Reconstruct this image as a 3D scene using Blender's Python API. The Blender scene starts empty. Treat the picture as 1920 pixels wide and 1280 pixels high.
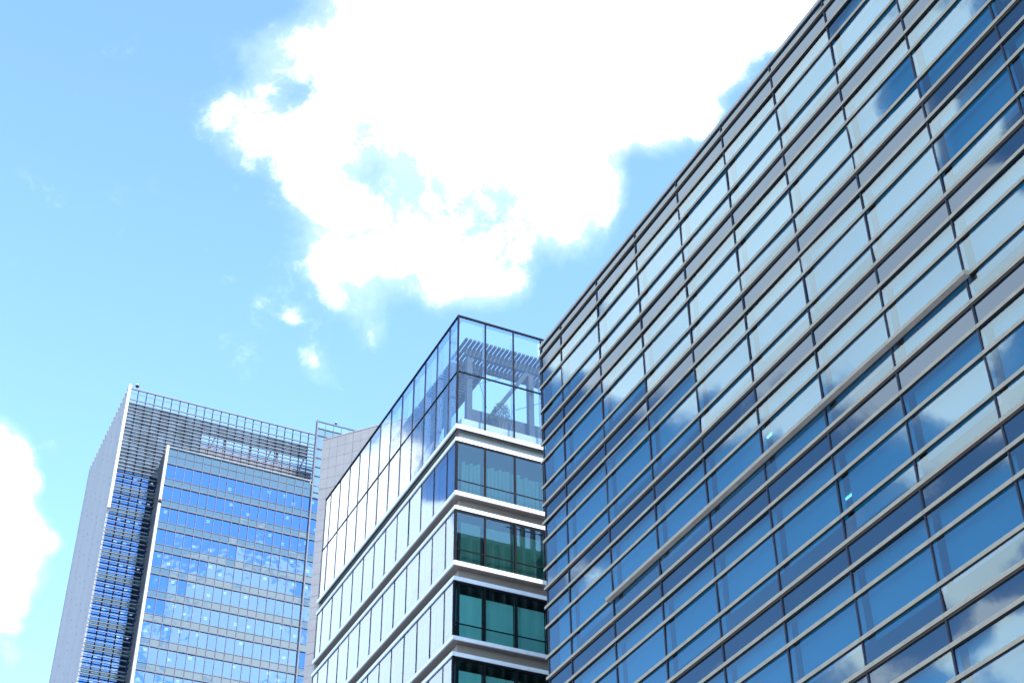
import bpy, math, random
from mathutils import Vector, Matrix

random.seed(7)
scene = bpy.context.scene
C = scene.collection

# ------------------------------------------------------------------ camera
EYE = 1.6
cam_data = bpy.data.cameras.new("camera")
cam_data.sensor_width = 36.0
cam_data.lens = 53.906
cam_data.clip_start = 0.1
cam_data.clip_end = 5000.0
cam = bpy.data.objects.new("camera", cam_data)
C.objects.link(cam)
rt = Vector((0.901599, -0.432491, -0.008419))
up = Vector((-0.25868, -0.554657, 0.790848))
fw = Vector((0.346704, 0.710849, 0.611955))
cam.matrix_world = Matrix(((rt.x, up.x, -fw.x, 0), (rt.y, up.y, -fw.y, 0), (rt.z, up.z, -fw.z, EYE), (0, 0, 0, 1)))
scene.camera = cam

# ------------------------------------------------------------------ sun, sky, exposure
SUN_DIR = Vector((0.205, -0.714, 0.669))
sun_el = math.asin(SUN_DIR.normalized().z)
sun_az = math.atan2(SUN_DIR.x, SUN_DIR.y)
sd = bpy.data.lights.new("sun", 'SUN')
sd.energy = 2.0
sd.angle = math.radians(0.5)
sd.color = (1.0, 0.95, 0.88)
sun = bpy.data.objects.new("sun", sd)
C.objects.link(sun)
sun.rotation_euler = (-SUN_DIR).to_track_quat('-Z', 'Y').to_euler()
sun.location = (0, 0, 200)

scene.view_settings.view_transform = 'Standard'
scene.view_settings.look = 'None'
scene.view_settings.gamma = 1.0
scene.view_settings.use_curve_mapping = False
scene.view_settings.exposure = 1.8
scene.cycles.transparent_max_bounces = 24
scene.cycles.max_bounces = 10
scene.cycles.glossy_bounces = 6
scene.cycles.use_denoising = True

SKY_STRENGTH = 0.15
CLOUD_LIGHT = 7.5
SKY_TINT = (0.86, 1.01, 1.10)
CLOUDS = [
    (0.1997, 0.621, 0.758, 0.0434, 0.9),
    (0.2547, 0.6029, 0.7561, 0.0644, 1),
    (0.3162, 0.5736, 0.7557, 0.075, 1),
    (0.3738, 0.5372, 0.7561, 0.061, 1),
    (0.4156, 0.4953, 0.7629, 0.0436, 0.8),
    (0.2221, 0.6548, 0.7224, 0.0408, 0.8),
    (0.2849, 0.6275, 0.7246, 0.0687, 0.9),
    (0.3437, 0.607, 0.7165, 0.0447, 0.8),
    (0.3861, 0.5618, 0.7317, 0.041, 0.8),
    (0.4049, 0.5395, 0.7382, 0.0271, 0.5),
    (0.2032, 0.6958, 0.6889, 0.0238, 0.55),
    (0.2159, 0.7158, 0.6641, 0.0257, 0.55),
    (0.2475, 0.7109, 0.6583, 0.0293, 0.6),
    (0.2927, 0.7018, 0.6494, 0.0277, 0.75),
    (0.3262, 0.6916, 0.6445, 0.0243, 0.75),
    (0.354, 0.6448, 0.6775, 0.0346, 0.9),
    (0.3714, 0.6251, 0.6866, 0.0207, 0.6),
    (0.2596, 0.7372, 0.6238, 0.0173, 0.5),
    (0.2412, 0.7303, 0.6392, 0.0241, 0.5),
    (0.2364, 0.7685, 0.5945, 0.0172, 0.42),
    (0.2089, 0.7537, 0.6231, 0.0089, 0.42),
    (0.1394, 0.6918, 0.7085, 0.0265, 0.45),
    (0.1638, 0.6898, 0.7052, 0.0251, 0.4),
    (0.1451, 0.6629, 0.7345, 0.0264, 0.42),
    (0.1619, 0.6517, 0.741, 0.0232, 0.45),
    (0.1905, 0.6672, 0.7201, 0.0303, 0.35),
    (0.124, 0.6637, 0.7376, 0.013, 0.2),
    (0.1866, 0.6918, 0.6976, 0.0236, 0.3),
    (0.2245, 0.7101, 0.6673, 0.0585, 0.22),
    (0.2923, 0.6846, 0.6678, 0.0589, 0.35),
    (0.2779, 0.6782, 0.6803, 0.038, 0.3),
    (0.3081, 0.6774, 0.668, 0.0156, -0.1),
    (0.2536, 0.7325, 0.6317, 0.0138, -0.2),
    (0.174, 0.6629, 0.7282, 0.0133, -0.35),
    (0.2283, 0.7184, 0.6571, 0.0137, -0.2),
    (0.0562, 0.8572, 0.5119, 0.0259, 0.8),
    (0.0655, 0.8802, 0.47, 0.0324, 0.8),
    (0.0819, 0.8711, 0.4842, 0.0196, 0.6),
    (0.0701, 0.8617, 0.5026, 0.0195, 0.5),
    (0.0586, 0.8427, 0.5352, 0.0162, 0.4),
    (0.0855, 0.8528, 0.5152, 0.0072, 0.6),
    (0.1049, 0.8681, 0.4852, 0.0072, 0.7),
    (0.0905, 0.8655, 0.4927, 0.0082, 0.5),
    (0.0954, 0.8859, 0.4539, 0.0072, 0.6),
    (0.0926, 0.8937, 0.4389, 0.0065, 0.5),
    (0.0704, 0.8477, 0.5258, 0.0065, 0.5),
    (0.0983, 0.8793, 0.4661, 0.0164, 0.3),
    (0.0848, 0.8907, 0.4466, 0.0162, 0.45),
    (0.098, 0.9013, 0.4221, 0.0097, 0.4),
    (0.0287, 0.8777, 0.4783, 0.0641, 1),
    (0.1465, 0.7493, 0.6458, 0.0047, 0.35),
    (0.4278, 0.5257, 0.7352, 0.0152, -0.6),
    (0.4243, 0.548, 0.7209, 0.0153, -0.45),
    (0.3803, 0.604, 0.7004, 0.0138, -0.35),
    (0.3859, 0.5844, 0.7139, 0.0274, 0.4),
    (0.437, 0.4938, 0.7518, 0.0201, 0.4),
    (-0.4346, 0.5837, 0.6859, 0.0887, 1.9),
    (-0.4958, 0.5219, 0.6942, 0.0867, 1.9),
    (-0.4962, 0.5955, 0.6318, 0.074, 1.6),
    (-0.4724, 0.5846, 0.6596, 0.0678, 0.8),
    (-0.4205, 0.6322, 0.6508, 0.0551, 0.8),
    (-0.3999, 0.6691, 0.6264, 0.0484, 1),
    (-0.3858, 0.696, 0.6056, 0.0208, 0.6),
    (-0.5458, 0.5499, 0.6322, 0.0659, 1),
    (-0.5774, 0.5093, 0.6382, 0.0422, 1),
    (-0.5856, 0.561, 0.585, 0.0486, 1),
    (-0.6027, 0.5264, 0.5997, 0.0385, 0.9),
    (-0.459, 0.6498, 0.6059, 0.0479, 0.8),
    (-0.4275, 0.6875, 0.587, 0.0172, 0.6),
    (-0.484, 0.466, 0.7407, 0.0496, 1),
    (-0.5412, 0.6147, 0.5738, 0.0266, 0.7),
    (-0.5833, 0.5853, 0.5632, 0.026, 0.6),
    (-0.6147, 0.5521, 0.5632, 0.0287, 0.8),
    (-0.5068, 0.6338, 0.5843, 0.0304, 0.6),
    (-0.4399, 0.6734, 0.5942, 0.0309, 0.6),
    (-0.4007, 0.6952, 0.5967, 0.0208, 0.6),
    (-0.3574, 0.7009, 0.6173, 0.0209, 0.8),
    (-0.5554, 0.4612, 0.6919, 0.0358, -1.2),
    (-0.5527, 0.4949, 0.6705, 0.0164, -0.8),
    (-0.5753, 0.4601, 0.6763, 0.0194, -1),
    (-0.3804, 0.7174, 0.5836, 0.0139, -0.5),
    (-0.4075, 0.7683, 0.4937, 0.017, 0.75),
    (-0.4261, 0.7679, 0.4784, 0.0169, 0.6),
    (-0.4089, 0.7048, 0.5798, 0.0069, 0.3),
    (-0.4985, 0.7492, 0.4362, 0.0164, 0.45),
    (-0.4681, 0.7367, 0.4879, 0.0084, 0.3),
    (-0.5078, 0.6682, 0.5438, 0.0202, 0.55),
    (-0.5802, 0.6251, 0.5221, 0.0195, 0.35),
    (-0.5465, 0.6591, 0.5167, 0.0198, 0.3),
    (-0.5073, 0.7005, 0.5019, 0.0233, 0.3),
    (-0.592, 0.691, 0.4149, 0.0218, 1),
    (-0.6211, 0.6658, 0.4134, 0.0184, 0.9),
    (-0.6397, 0.6393, 0.4267, 0.0213, 1),
    (-0.6593, 0.6181, 0.4282, 0.027, 1),
    (-0.6621, 0.6369, 0.395, 0.0581, 1),
    (-0.5792, 0.7106, 0.3994, 0.0249, 0.9),
    (-0.2723, 0.827, 0.4918, 0.041, 1.6),
    (-0.2902, 0.8019, 0.5223, 0.0413, 1.5),
    (-0.3038, 0.7826, 0.5433, 0.0276, 1.0),
    (-0.3019, 0.8332, 0.4632, 0.0475, 1.6),
    (-0.3317, 0.8091, 0.485, 0.0308, 1),
    (-0.2955, 0.7652, 0.572, 0.0208, 0.7),
    (-0.3417, 0.7901, 0.5089, 0.0206, 0.8),
    (-0.355, 0.8181, 0.4525, 0.0338, 0.9),
    (-0.3264, 0.8443, 0.4249, 0.0502, 1.5),
    (-0.2949, 0.8563, 0.4239, 0.0502, 0.8),
    (-0.2737, 0.8516, 0.447, 0.0304, 0.9),
    (-0.2697, 0.8367, 0.4767, 0.0272, 0.9),
    (-0.3101, 0.7392, 0.5979, 0.0347, -1.2),
    (-0.3034, 0.7576, 0.5779, 0.0173, -0.7),
    (-0.3269, 0.7749, 0.541, 0.0173, -0.9),
    (-0.3173, 0.787, 0.5291, 0.0104, -0.5),
    (0.2029, -0.8226, 0.5312, 0.0187, 0.44),
    (0.2254, -0.823, 0.5214, 0.0137, 0.4),
    (0.2414, -0.8101, 0.5343, 0.0137, 0.37),
    (0.1974, -0.8545, 0.4804, 0.0236, 0.62),
    (0.1846, -0.8646, 0.4674, 0.0201, 0.62),
    (0.2268, -0.8475, 0.4799, 0.0136, 0.52),
    (0.2562, -0.8396, 0.4789, 0.0136, 0.77),
    (0.2176, -0.8649, 0.4523, 0.037, 0.87),
    (0.2571, -0.8557, 0.4491, 0.0371, 0.97),
    (0.1898, -0.8802, 0.4351, 0.0266, 0.87),
    (0.2357, -0.8775, 0.4177, 0.05, 0.92),
    (0.1738, -0.8955, 0.4098, 0.0395, 0.62),
    (0.1493, -0.884, 0.4429, 0.0198, 0.37),
    (-0.4698, -0.171, 0.866, 0.3, 0.8),
    (-0.4096, -0.7094, 0.5736, 0.25, 0.8),
    (0.065, -0.3689, 0.9272, 0.2, 0.8),
    (0.6634, -0.5567, 0.5, 0.2, 0.8),
    (0.8138, 0.2962, 0.5, 0.15, 0.6),
    (0.2549, 0.0449, 0.9659, 0.2, 0.5),
    (-0.6917, -0.6917, 0.2079, 0.2, 0.7),
    (0.9513, -0.1677, 0.2588, 0.2, 0.7),
]


def make_world():
    w = bpy.data.worlds.new("World")
    scene.world = w
    w.use_nodes = True
    nt = w.node_tree
    nt.nodes.clear()
    N = nt.nodes.new
    L = nt.links.new
    out = N('ShaderNodeOutputWorld')
    bg = N('ShaderNodeBackground')
    bg.inputs['Strength'].default_value = SKY_STRENGTH
    L(bg.outputs[0], out.inputs[0])
    sky = N('ShaderNodeTexSky')
    sky.sky_type = 'NISHITA'
    sky.sun_disc = False
    sky.sun_elevation = sun_el
    sky.sun_rotation = sun_az
    sky.air_density = 1.0
    sky.dust_density = 0.1
    sky.ozone_density = 1.5
    tint = N('ShaderNodeMix')
    tint.data_type = 'RGBA'
    tint.blend_type = 'MULTIPLY'
    tint.inputs[0].default_value = 1.0
    L(sky.outputs[0], tint.inputs[6])
    tint.inputs[7].default_value = (*SKY_TINT, 1)
    tc = N('ShaderNodeTexCoord')
    # wobble the direction a little so that cloud banks are not round
    wn = N('ShaderNodeTexNoise')
    wn.inputs['Scale'].default_value = 18.0
    wn.inputs['Detail'].default_value = 4.0
    L(tc.outputs['Generated'], wn.inputs['Vector'])
    ws = N('ShaderNodeVectorMath'); ws.operation = 'SUBTRACT'
    ws.inputs[1].default_value = (0.5, 0.5, 0.5)
    L(wn.outputs['Color'], ws.inputs[0])
    wm = N('ShaderNodeVectorMath'); wm.operation = 'SCALE'
    wm.inputs['Scale'].default_value = 0.025
    L(ws.outputs[0], wm.inputs[0])
    wa = N('ShaderNodeVectorMath'); wa.operation = 'ADD'
    L(tc.outputs['Generated'], wa.inputs[0])
    L(wm.outputs[0], wa.inputs[1])
    acc = None
    for (x, y, z, r, wt) in CLOUDS:
        d = N('ShaderNodeVectorMath'); d.operation = 'DISTANCE'
        L(wa.outputs[0], d.inputs[0])
        d.inputs[1].default_value = (x, y, z)
        m = N('ShaderNodeMapRange'); m.interpolation_type = 'SMOOTHSTEP'
        m.inputs['From Min'].default_value = r * 0.2
        m.inputs['From Max'].default_value = r * 1.6
        m.inputs['To Min'].default_value = wt
        m.inputs['To Max'].default_value = 0.0
        L(d.outputs['Value'], m.inputs['Value'])
        if acc is None:
            acc = m.outputs[0]
        else:
            a = N('ShaderNodeMath'); a.operation = 'ADD'
            L(acc, a.inputs[0]); L(m.outputs[0], a.inputs[1])
            acc = a.outputs[0]
    cl = N('ShaderNodeClamp')
    cl.inputs['Min'].default_value = -0.5
    cl.inputs['Max'].default_value = 1.9
    L(acc, cl.inputs['Value'])
    n1 = N('ShaderNodeTexNoise')
    n1.inputs['Scale'].default_value = 11.0
    n1.inputs['Detail'].default_value = 10.0
    n1.inputs['Roughness'].default_value = 0.64
    n1.inputs['Distortion'].default_value = 0.3
    L(wa.outputs[0], n1.inputs['Vector'])
    nm = N('ShaderNodeMath'); nm.operation = 'MULTIPLY_ADD'
    nm.inputs[1].default_value = 2.8
    nm.inputs[2].default_value = -1.4
    L(n1.outputs['Fac'], nm.inputs[0])
    n3 = N('ShaderNodeTexNoise')
    n3.inputs['Scale'].default_value = 34.0
    n3.inputs['Detail'].default_value = 7.0
    n3.inputs['Roughness'].default_value = 0.6
    L(wa.outputs[0], n3.inputs['Vector'])
    nq = N('ShaderNodeMath'); nq.operation = 'MULTIPLY_ADD'
    nq.inputs[1].default_value = 1.6
    L(n3.outputs['Fac'], nq.inputs[0]); L(nm.outputs[0], nq.inputs[2])
    nr = N('ShaderNodeMath'); nr.operation = 'SUBTRACT'
    nr.inputs[1].default_value = 0.8
    L(nq.outputs[0], nr.inputs[0])
    sm = N('ShaderNodeMath'); sm.operation = 'ADD'
    L(cl.outputs[0], sm.inputs[0]); L(nr.outputs[0], sm.inputs[1])
    mk = N('ShaderNodeMapRange'); mk.interpolation_type = 'SMOOTHSTEP'
    mk.inputs['From Min'].default_value = 0.24
    mk.inputs['From Max'].default_value = 1.42
    L(sm.outputs[0], mk.inputs['Value'])
    pw = N('ShaderNodeMath'); pw.operation = 'POWER'
    pw.inputs[1].default_value = 2.2
    L(mk.outputs[0], pw.inputs[0])
    # thin veil round the banks
    vs = N('ShaderNodeMath'); vs.operation = 'MULTIPLY_ADD'
    vs.inputs[1].default_value = 0.45
    L(nr.outputs[0], vs.inputs[0]); L(cl.outputs[0], vs.inputs[2])
    vm = N('ShaderNodeMapRange'); vm.interpolation_type = 'SMOOTHSTEP'
    vm.inputs['From Min'].default_value = 0.22
    vm.inputs['From Max'].default_value = 1.0
    vm.inputs['To Max'].default_value = 0.13
    L(vs.outputs[0], vm.inputs['Value'])
    mm = N('ShaderNodeMath'); mm.operation = 'MAXIMUM'
    L(pw.outputs[0], mm.inputs[0]); L(vm.outputs[0], mm.inputs[1])
    # cloud brightness with soft grey bellies
    n2 = N('ShaderNodeTexNoise')
    n2.inputs['Scale'].default_value = 5.0
    n2.inputs['Detail'].default_value = 6.0
    L(wa.outputs[0], n2.inputs['Vector'])
    rp = N('ShaderNodeValToRGB')
    rp.color_ramp.elements[0].position = 0.3
    rp.color_ramp.elements[0].color = (0.80, 0.83, 0.88, 1)
    rp.color_ramp.elements[1].position = 0.62
    rp.color_ramp.elements[1].color = (1, 1, 1, 1)
    L(n2.outputs['Fac'], rp.inputs[0])
    cs = N('ShaderNodeVectorMath'); cs.operation = 'SCALE'
    cs.inputs['Scale'].default_value = CLOUD_LIGHT
    L(rp.outputs[0], cs.inputs[0])
    mx = N('ShaderNodeMix'); mx.data_type = 'RGBA'
    L(mm.outputs[0], mx.inputs[0])
    L(tint.outputs[2], mx.inputs[6])
    L(cs.outputs[0], mx.inputs[7])
    L(mx.outputs[2], bg.inputs['Color'])
    try:
        w.cycles.sampling_method = 'MANUAL'
        w.cycles.sample_map_resolution = 1024
    except Exception:
        pass

make_world()

# ------------------------------------------------------------------ materials
def newmat(name):
    m = bpy.data.materials.new(name)
    m.use_nodes = True
    nt = m.node_tree
    nt.nodes.clear()
    o = nt.nodes.new('ShaderNodeOutputMaterial')
    return m, nt, o

def solid(name, col, rough=0.5, metal=0.0, var=0.12, scale=1.5, spec=0.5, bump=0.0, streak=False):
    m, nt, o = newmat(name)
    N = nt.nodes.new; L = nt.links.new
    b = N('ShaderNodeBsdfPrincipled')
    b.inputs['Roughness'].default_value = rough
    b.inputs['Metallic'].default_value = metal
    b.inputs['Specular IOR Level'].default_value = spec
    tc = N('ShaderNodeTexCoord')
    n = N('ShaderNodeTexNoise')
    n.inputs['Scale'].default_value = scale
    n.inputs['Detail'].default_value = 6
    if streak:
        mp = N('ShaderNodeMapping')
        mp.inputs['Scale'].default_value = (1, 1, 0.06)
        L(tc.outputs['Object'], mp.inputs[0]); L(mp.outputs[0], n.inputs['Vector'])
    else:
        L(tc.outputs['Object'], n.inputs['Vector'])
    r = N('ShaderNodeValToRGB')
    r.color_ramp.elements[0].position = 0.3
    r.color_ramp.elements[1].position = 0.7
    r.color_ramp.elements[0].color = tuple(c * (1 - var) for c in col) + (1,)
    r.color_ramp.elements[1].color = tuple(min(1, c * (1 + var)) for c in col) + (1,)
    L(n.outputs['Fac'], r.inputs[0])
    L(r.outputs[0], b.inputs['Base Color'])
    if bump:
        bp = N('ShaderNodeBump'); bp.inputs['Strength'].default_value = bump
        bp.inputs['Distance'].default_value = 0.02
        L(n.outputs['Fac'], bp.inputs['Height']); L(bp.outputs[0], b.inputs['Normal'])
    L(b.outputs[0], o.inputs[0])
    return m

def schlick(nt, r0, wave=0.0):
    N = nt.nodes.new; L = nt.links.new
    g = N('ShaderNodeNewGeometry')
    nrm = g.outputs['Normal']
    bump = None
    if wave:
        tc = N('ShaderNodeTexCoord')
        n = N('ShaderNodeTexNoise'); n.inputs['Scale'].default_value = 0.7; n.inputs['Detail'].default_value = 1.0
        L(tc.outputs['Object'], n.inputs['Vector'])
        bp = N('ShaderNodeBump'); bp.inputs['Strength'].default_value = 1.0; bp.inputs['Distance'].default_value = wave
        L(n.outputs['Fac'], bp.inputs['Height'])
        bump = bp.outputs[0]
    d = N('ShaderNodeVectorMath'); d.operation = 'DOT_PRODUCT'
    L(g.outputs['Incoming'], d.inputs[0]); L(nrm, d.inputs[1])
    a = N('ShaderNodeMath'); a.operation = 'ABSOLUTE'; L(d.outputs['Value'], a.inputs[0])
    s = N('ShaderNodeMath'); s.operation = 'SUBTRACT'; s.inputs[0].default_value = 1.0; L(a.outputs[0], s.inputs[1])
    p = N('ShaderNodeMath'); p.operation = 'POWER'; p.inputs[1].default_value = 5.0; L(s.outputs[0], p.inputs[0])
    f = N('ShaderNodeMath'); f.operation = 'MULTIPLY_ADD'; f.inputs[1].default_value = 1 - r0; f.inputs[2].default_value = r0
    f.use_clamp = True
    L(p.outputs[0], f.inputs[0])
    return f.outputs[0], bump

def glass(name, tint, r0, refl=(1, 1, 1), wave=0.002):
    """window glass: mirror-like coating over a tinted see-through pane"""
    m, nt, o = newmat(name)
    N = nt.nodes.new; L = nt.links.new
    f, bump = schlick(nt, r0, wave)
    t = N('ShaderNodeBsdfTransparent'); t.inputs[0].default_value = tuple(math.sqrt(c) for c in tint) + (1,)
    g = N('ShaderNodeBsdfGlossy'); g.inputs['Color'].default_value = (*refl, 1); g.inputs['Roughness'].default_value = 0.0
    if bump: L(bump, g.inputs['Normal'])
    x = N('ShaderNodeMixShader')
    L(f, x.inputs[0]); L(t.outputs[0], x.inputs[1]); L(g.outputs[0], x.inputs[2])
    L(x.outputs[0], o.inputs[0])
    return m

def backed_glass(name, base, r0, refl=(1, 1, 1), rough=0.0, wave=0.002, var=0.08):
    """opaque back-painted spandrel glass"""
    m, nt, o = newmat(name)
    N = nt.nodes.new; L = nt.links.new
    f, bump = schlick(nt, r0, wave)
    d = N('ShaderNodeBsdfDiffuse')
    tc = N('ShaderNodeTexCoord'); n = N('ShaderNodeTexNoise'); n.inputs['Scale'].default_value = 0.5; n.inputs['Detail'].default_value = 5
    L(tc.outputs['Object'], n.inputs['Vector'])
    r = N('ShaderNodeValToRGB')
    r.color_ramp.elements[0].color = tuple(c * (1 - var) for c in base) + (1,)
    r.color_ramp.elements[1].color = tuple(c * (1 + var) for c in base) + (1,)
    L(n.outputs['Fac'], r.inputs[0]); L(r.outputs[0], d.inputs[0])
    g = N('ShaderNodeBsdfGlossy'); g.inputs['Color'].default_value = (*refl, 1); g.inputs['Roughness'].default_value = rough
    if bump: L(bump, g.inputs['Normal'])
    x = N('ShaderNodeMixShader')
    L(f, x.inputs[0]); L(d.outputs[0], x.inputs[1]); L(g.outputs[0], x.inputs[2])
    L(x.outputs[0], o.inputs[0])
    return m

def lamp_mat(name, col, s):
    m, nt, o = newmat(name)
    e = nt.nodes.new('ShaderNodeEmission'); e.inputs[0].default_value = (*col, 1); e.inputs[1].default_value = s
    nt.links.new(e.outputs[0], o.inputs[0])
    return m

def granite_mat():
    m, nt, o = newmat("granite")
    N = nt.nodes.new; L = nt.links.new
    b = N('ShaderNodeBsdfPrincipled'); b.inputs['Roughness'].default_value = 0.55
    tc = N('ShaderNodeTexCoord')
    n = N('ShaderNodeTexNoise'); n.inputs['Scale'].default_value = 14; n.inputs['Detail'].default_value = 8; n.inputs['Roughness'].default_value = 0.8
    n2 = N('ShaderNodeTexNoise'); n2.inputs['Scale'].default_value = 0.9; n2.inputs['Detail'].default_value = 4
    L(tc.outputs['Object'], n.inputs['Vector']); L(tc.outputs['Object'], n2.inputs['Vector'])
    r = N('ShaderNodeValToRGB')
    r.color_ramp.elements[0].position = 0.3; r.color_ramp.elements[0].color = (0.225, 0.202, 0.20, 1)
    r.color_ramp.elements[1].position = 0.7; r.color_ramp.elements[1].color = (0.39, 0.355, 0.35, 1)
    L(n.outputs['Fac'], r.inputs[0])
    mx = N('ShaderNodeMix'); mx.data_type = 'RGBA'; mx.blend_type = 'MULTIPLY'; mx.inputs[0].default_value = 0.35
    L(r.outputs[0], mx.inputs[6]); L(n2.outputs['Color'], mx.inputs[7])
    rr = N('ShaderNodeValToRGB')
    rr.color_ramp.elements[0].position = 0.3; rr.color_ramp.elements[0].color = (0.7, 0.7, 0.7, 1)
    rr.color_ramp.elements[1].position = 0.7; rr.color_ramp.elements[1].color = (1, 1, 1, 1)
    L(n2.outputs['Fac'], rr.inputs[0]); L(rr.outputs[0], mx.inputs[7])
    L(mx.outputs[2], b.inputs['Base Color'])
    L(b.outputs[0], o.inputs[0])
    return m

M = {}
M['fin'] = solid('fin_metal', (0.38, 0.305, 0.225), 0.6, 0.0, spec=0.2, var=0.10, scale=2.5, streak=False)
M['lip'] = solid('lit_fin_lip', (0.52, 0.48, 0.43), 0.5, 0.0)  # lit top edge of the fins, put into a lighter colour
M['undershade'] = solid('painted_undershade', (0.040, 0.037, 0.033), 0.7, spec=0.1)  # shade under fins, shelf and coping painted as dark faces and strips
M['brown'] = solid('brown_undershade', (0.075, 0.054, 0.046), 0.7, spec=0.1)  # deeper shade under the spandrel-row fins, painted as a brown strip
M['frame'] = solid('dark_frame', (0.008, 0.009, 0.012), 0.6, spec=0.06)
M['mullion'] = solid('mullion_dark', (0.042, 0.042, 0.060), 0.6, spec=0.1)
M['coping'] = solid('coping_metal', (0.42, 0.37, 0.33), 0.6, 0.0, spec=0.2)
M['vision'] = glass('solar_glass', (0.065, 0.35, 0.46), 0.105, refl=(0.78, 0.91, 1.0), wave=0)
M['spandrel'] = backed_glass('spandrel_glass', (0.010, 0.026, 0.042), 0.12, refl=(0.50, 0.64, 0.78))
M['blind'] = solid('roller_blind', (0.74, 0.76, 0.78), 0.9, var=0.03, scale=0.5)
M['darkblind'] = solid('curtain', (0.30, 0.34, 0.34), 0.9, var=0.05, scale=0.5)
M['interior'] = solid('interior_dark', (0.05, 0.052, 0.055), 0.9)
M['ceiling'] = solid('ceiling_tile', (0.30, 0.30, 0.30), 0.9)
M['lamp'] = lamp_mat('ceiling_lamp_glow', (1.0, 0.97, 0.9), 2.0)
M['upstand'] = solid('frosted_board', (0.22, 0.26, 0.265), 0.6, var=0.05)
M['blade'] = solid('blade_metal', (0.17, 0.17, 0.20), 0.7, spec=0.1)
M['white'] = solid('white_panel', (0.80, 0.79, 0.80), 0.45, var=0.07, scale=3.0, streak=True)
M['soffit'] = solid('soffit_panel', (0.30, 0.262, 0.24), 0.6, var=0.05)
M['recess'] = solid('recess_metal', (0.28, 0.285, 0.28), 0.4, 0.2, var=0.05)
M['clear'] = glass('clear_glass', (0.90, 0.97, 0.99), 0.05, refl=(0.78, 0.89, 1.0))
M['side'] = glass('mirror_side_glass', (0.25, 0.40, 0.56), 0.115, refl=(0.68, 0.82, 1.0), wave=0.001)
M['green'] = glass('green_glass', (0.22, 0.43, 0.41), 0.085, refl=(0.80, 0.95, 1.0), wave=0.001)
M['palegreen'] = glass('pale_green_glass', (0.36, 0.68, 0.64), 0.045, refl=(0.78, 0.92, 1.0), wave=0.001)
M['lampdim'] = lamp_mat('office_lamp_glow', (1.0, 0.97, 0.92), 1.2)
M['glassfin'] = glass('glass_fin', (0.66, 0.73, 0.80), 0.06, wave=0)
M['steel'] = solid('painted_steel', (0.04, 0.05, 0.065), 0.7, 0.0, spec=0.1)
M['granite'] = granite_mat()
M['joint'] = solid('joint_grout', (0.07, 0.06, 0.06), 0.9)
M['louver'] = solid('louver_metal', (0.24, 0.25, 0.275), 0.8, 0.0, spec=0.05, var=0.08, scale=0.6)
M['louverback'] = solid('louver_backing', (0.15, 0.20, 0.255), 0.8, 0.0, spec=0.05, var=0.5, scale=0.45)
M['mauve'] = solid('screen_beam', (0.20, 0.195, 0.23), 0.8, spec=0.05)
M['towerwall'] = solid('tower_panel', (0.35, 0.34, 0.365), 0.7, spec=0.1, var=0.06, scale=0.35, streak=True)
M['cream'] = solid('cream_fin', (0.55, 0.53, 0.48), 0.7, spec=0.05, var=0.03)
M['towerglass'] = glass('tower_glass', (0.10, 0.16, 0.26), 0.30, refl=(0.31, 0.57, 1.0), wave=0.012)
M['towerspan'] = backed_glass('tower_spandrel', (0.042, 0.088, 0.118), 0.10, refl=(0.9, 0.95, 1.0), rough=0.0, wave=0.012)
M['towermull'] = solid('tower_mullion', (0.16, 0.16, 0.185), 0.8, 0.0, spec=0.05)
M['blueglass'] = backed_glass('screen_glass', (0.10, 0.18, 0.23), 0.08)
M['tealwall'] = backed_glass('teal_end_glass', (0.012, 0.10, 0.09), 0.06)
M['concrete'] = solid('concrete', (0.36, 0.35, 0.34), 0.85, var=0.15, scale=0.7)
M['paving'] = solid('paving', (0.22, 0.215, 0.21), 0.85, var=0.2, scale=0.3)
M['leaf'] = solid('leaf', (0.07, 0.11, 0.04), 0.6, var=0.4, scale=8)
M['bark'] = solid('bark', (0.10, 0.075, 0.05), 0.9)
M['red'] = solid('red_lens', (0.25, 0.02, 0.03), 0.3)

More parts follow.
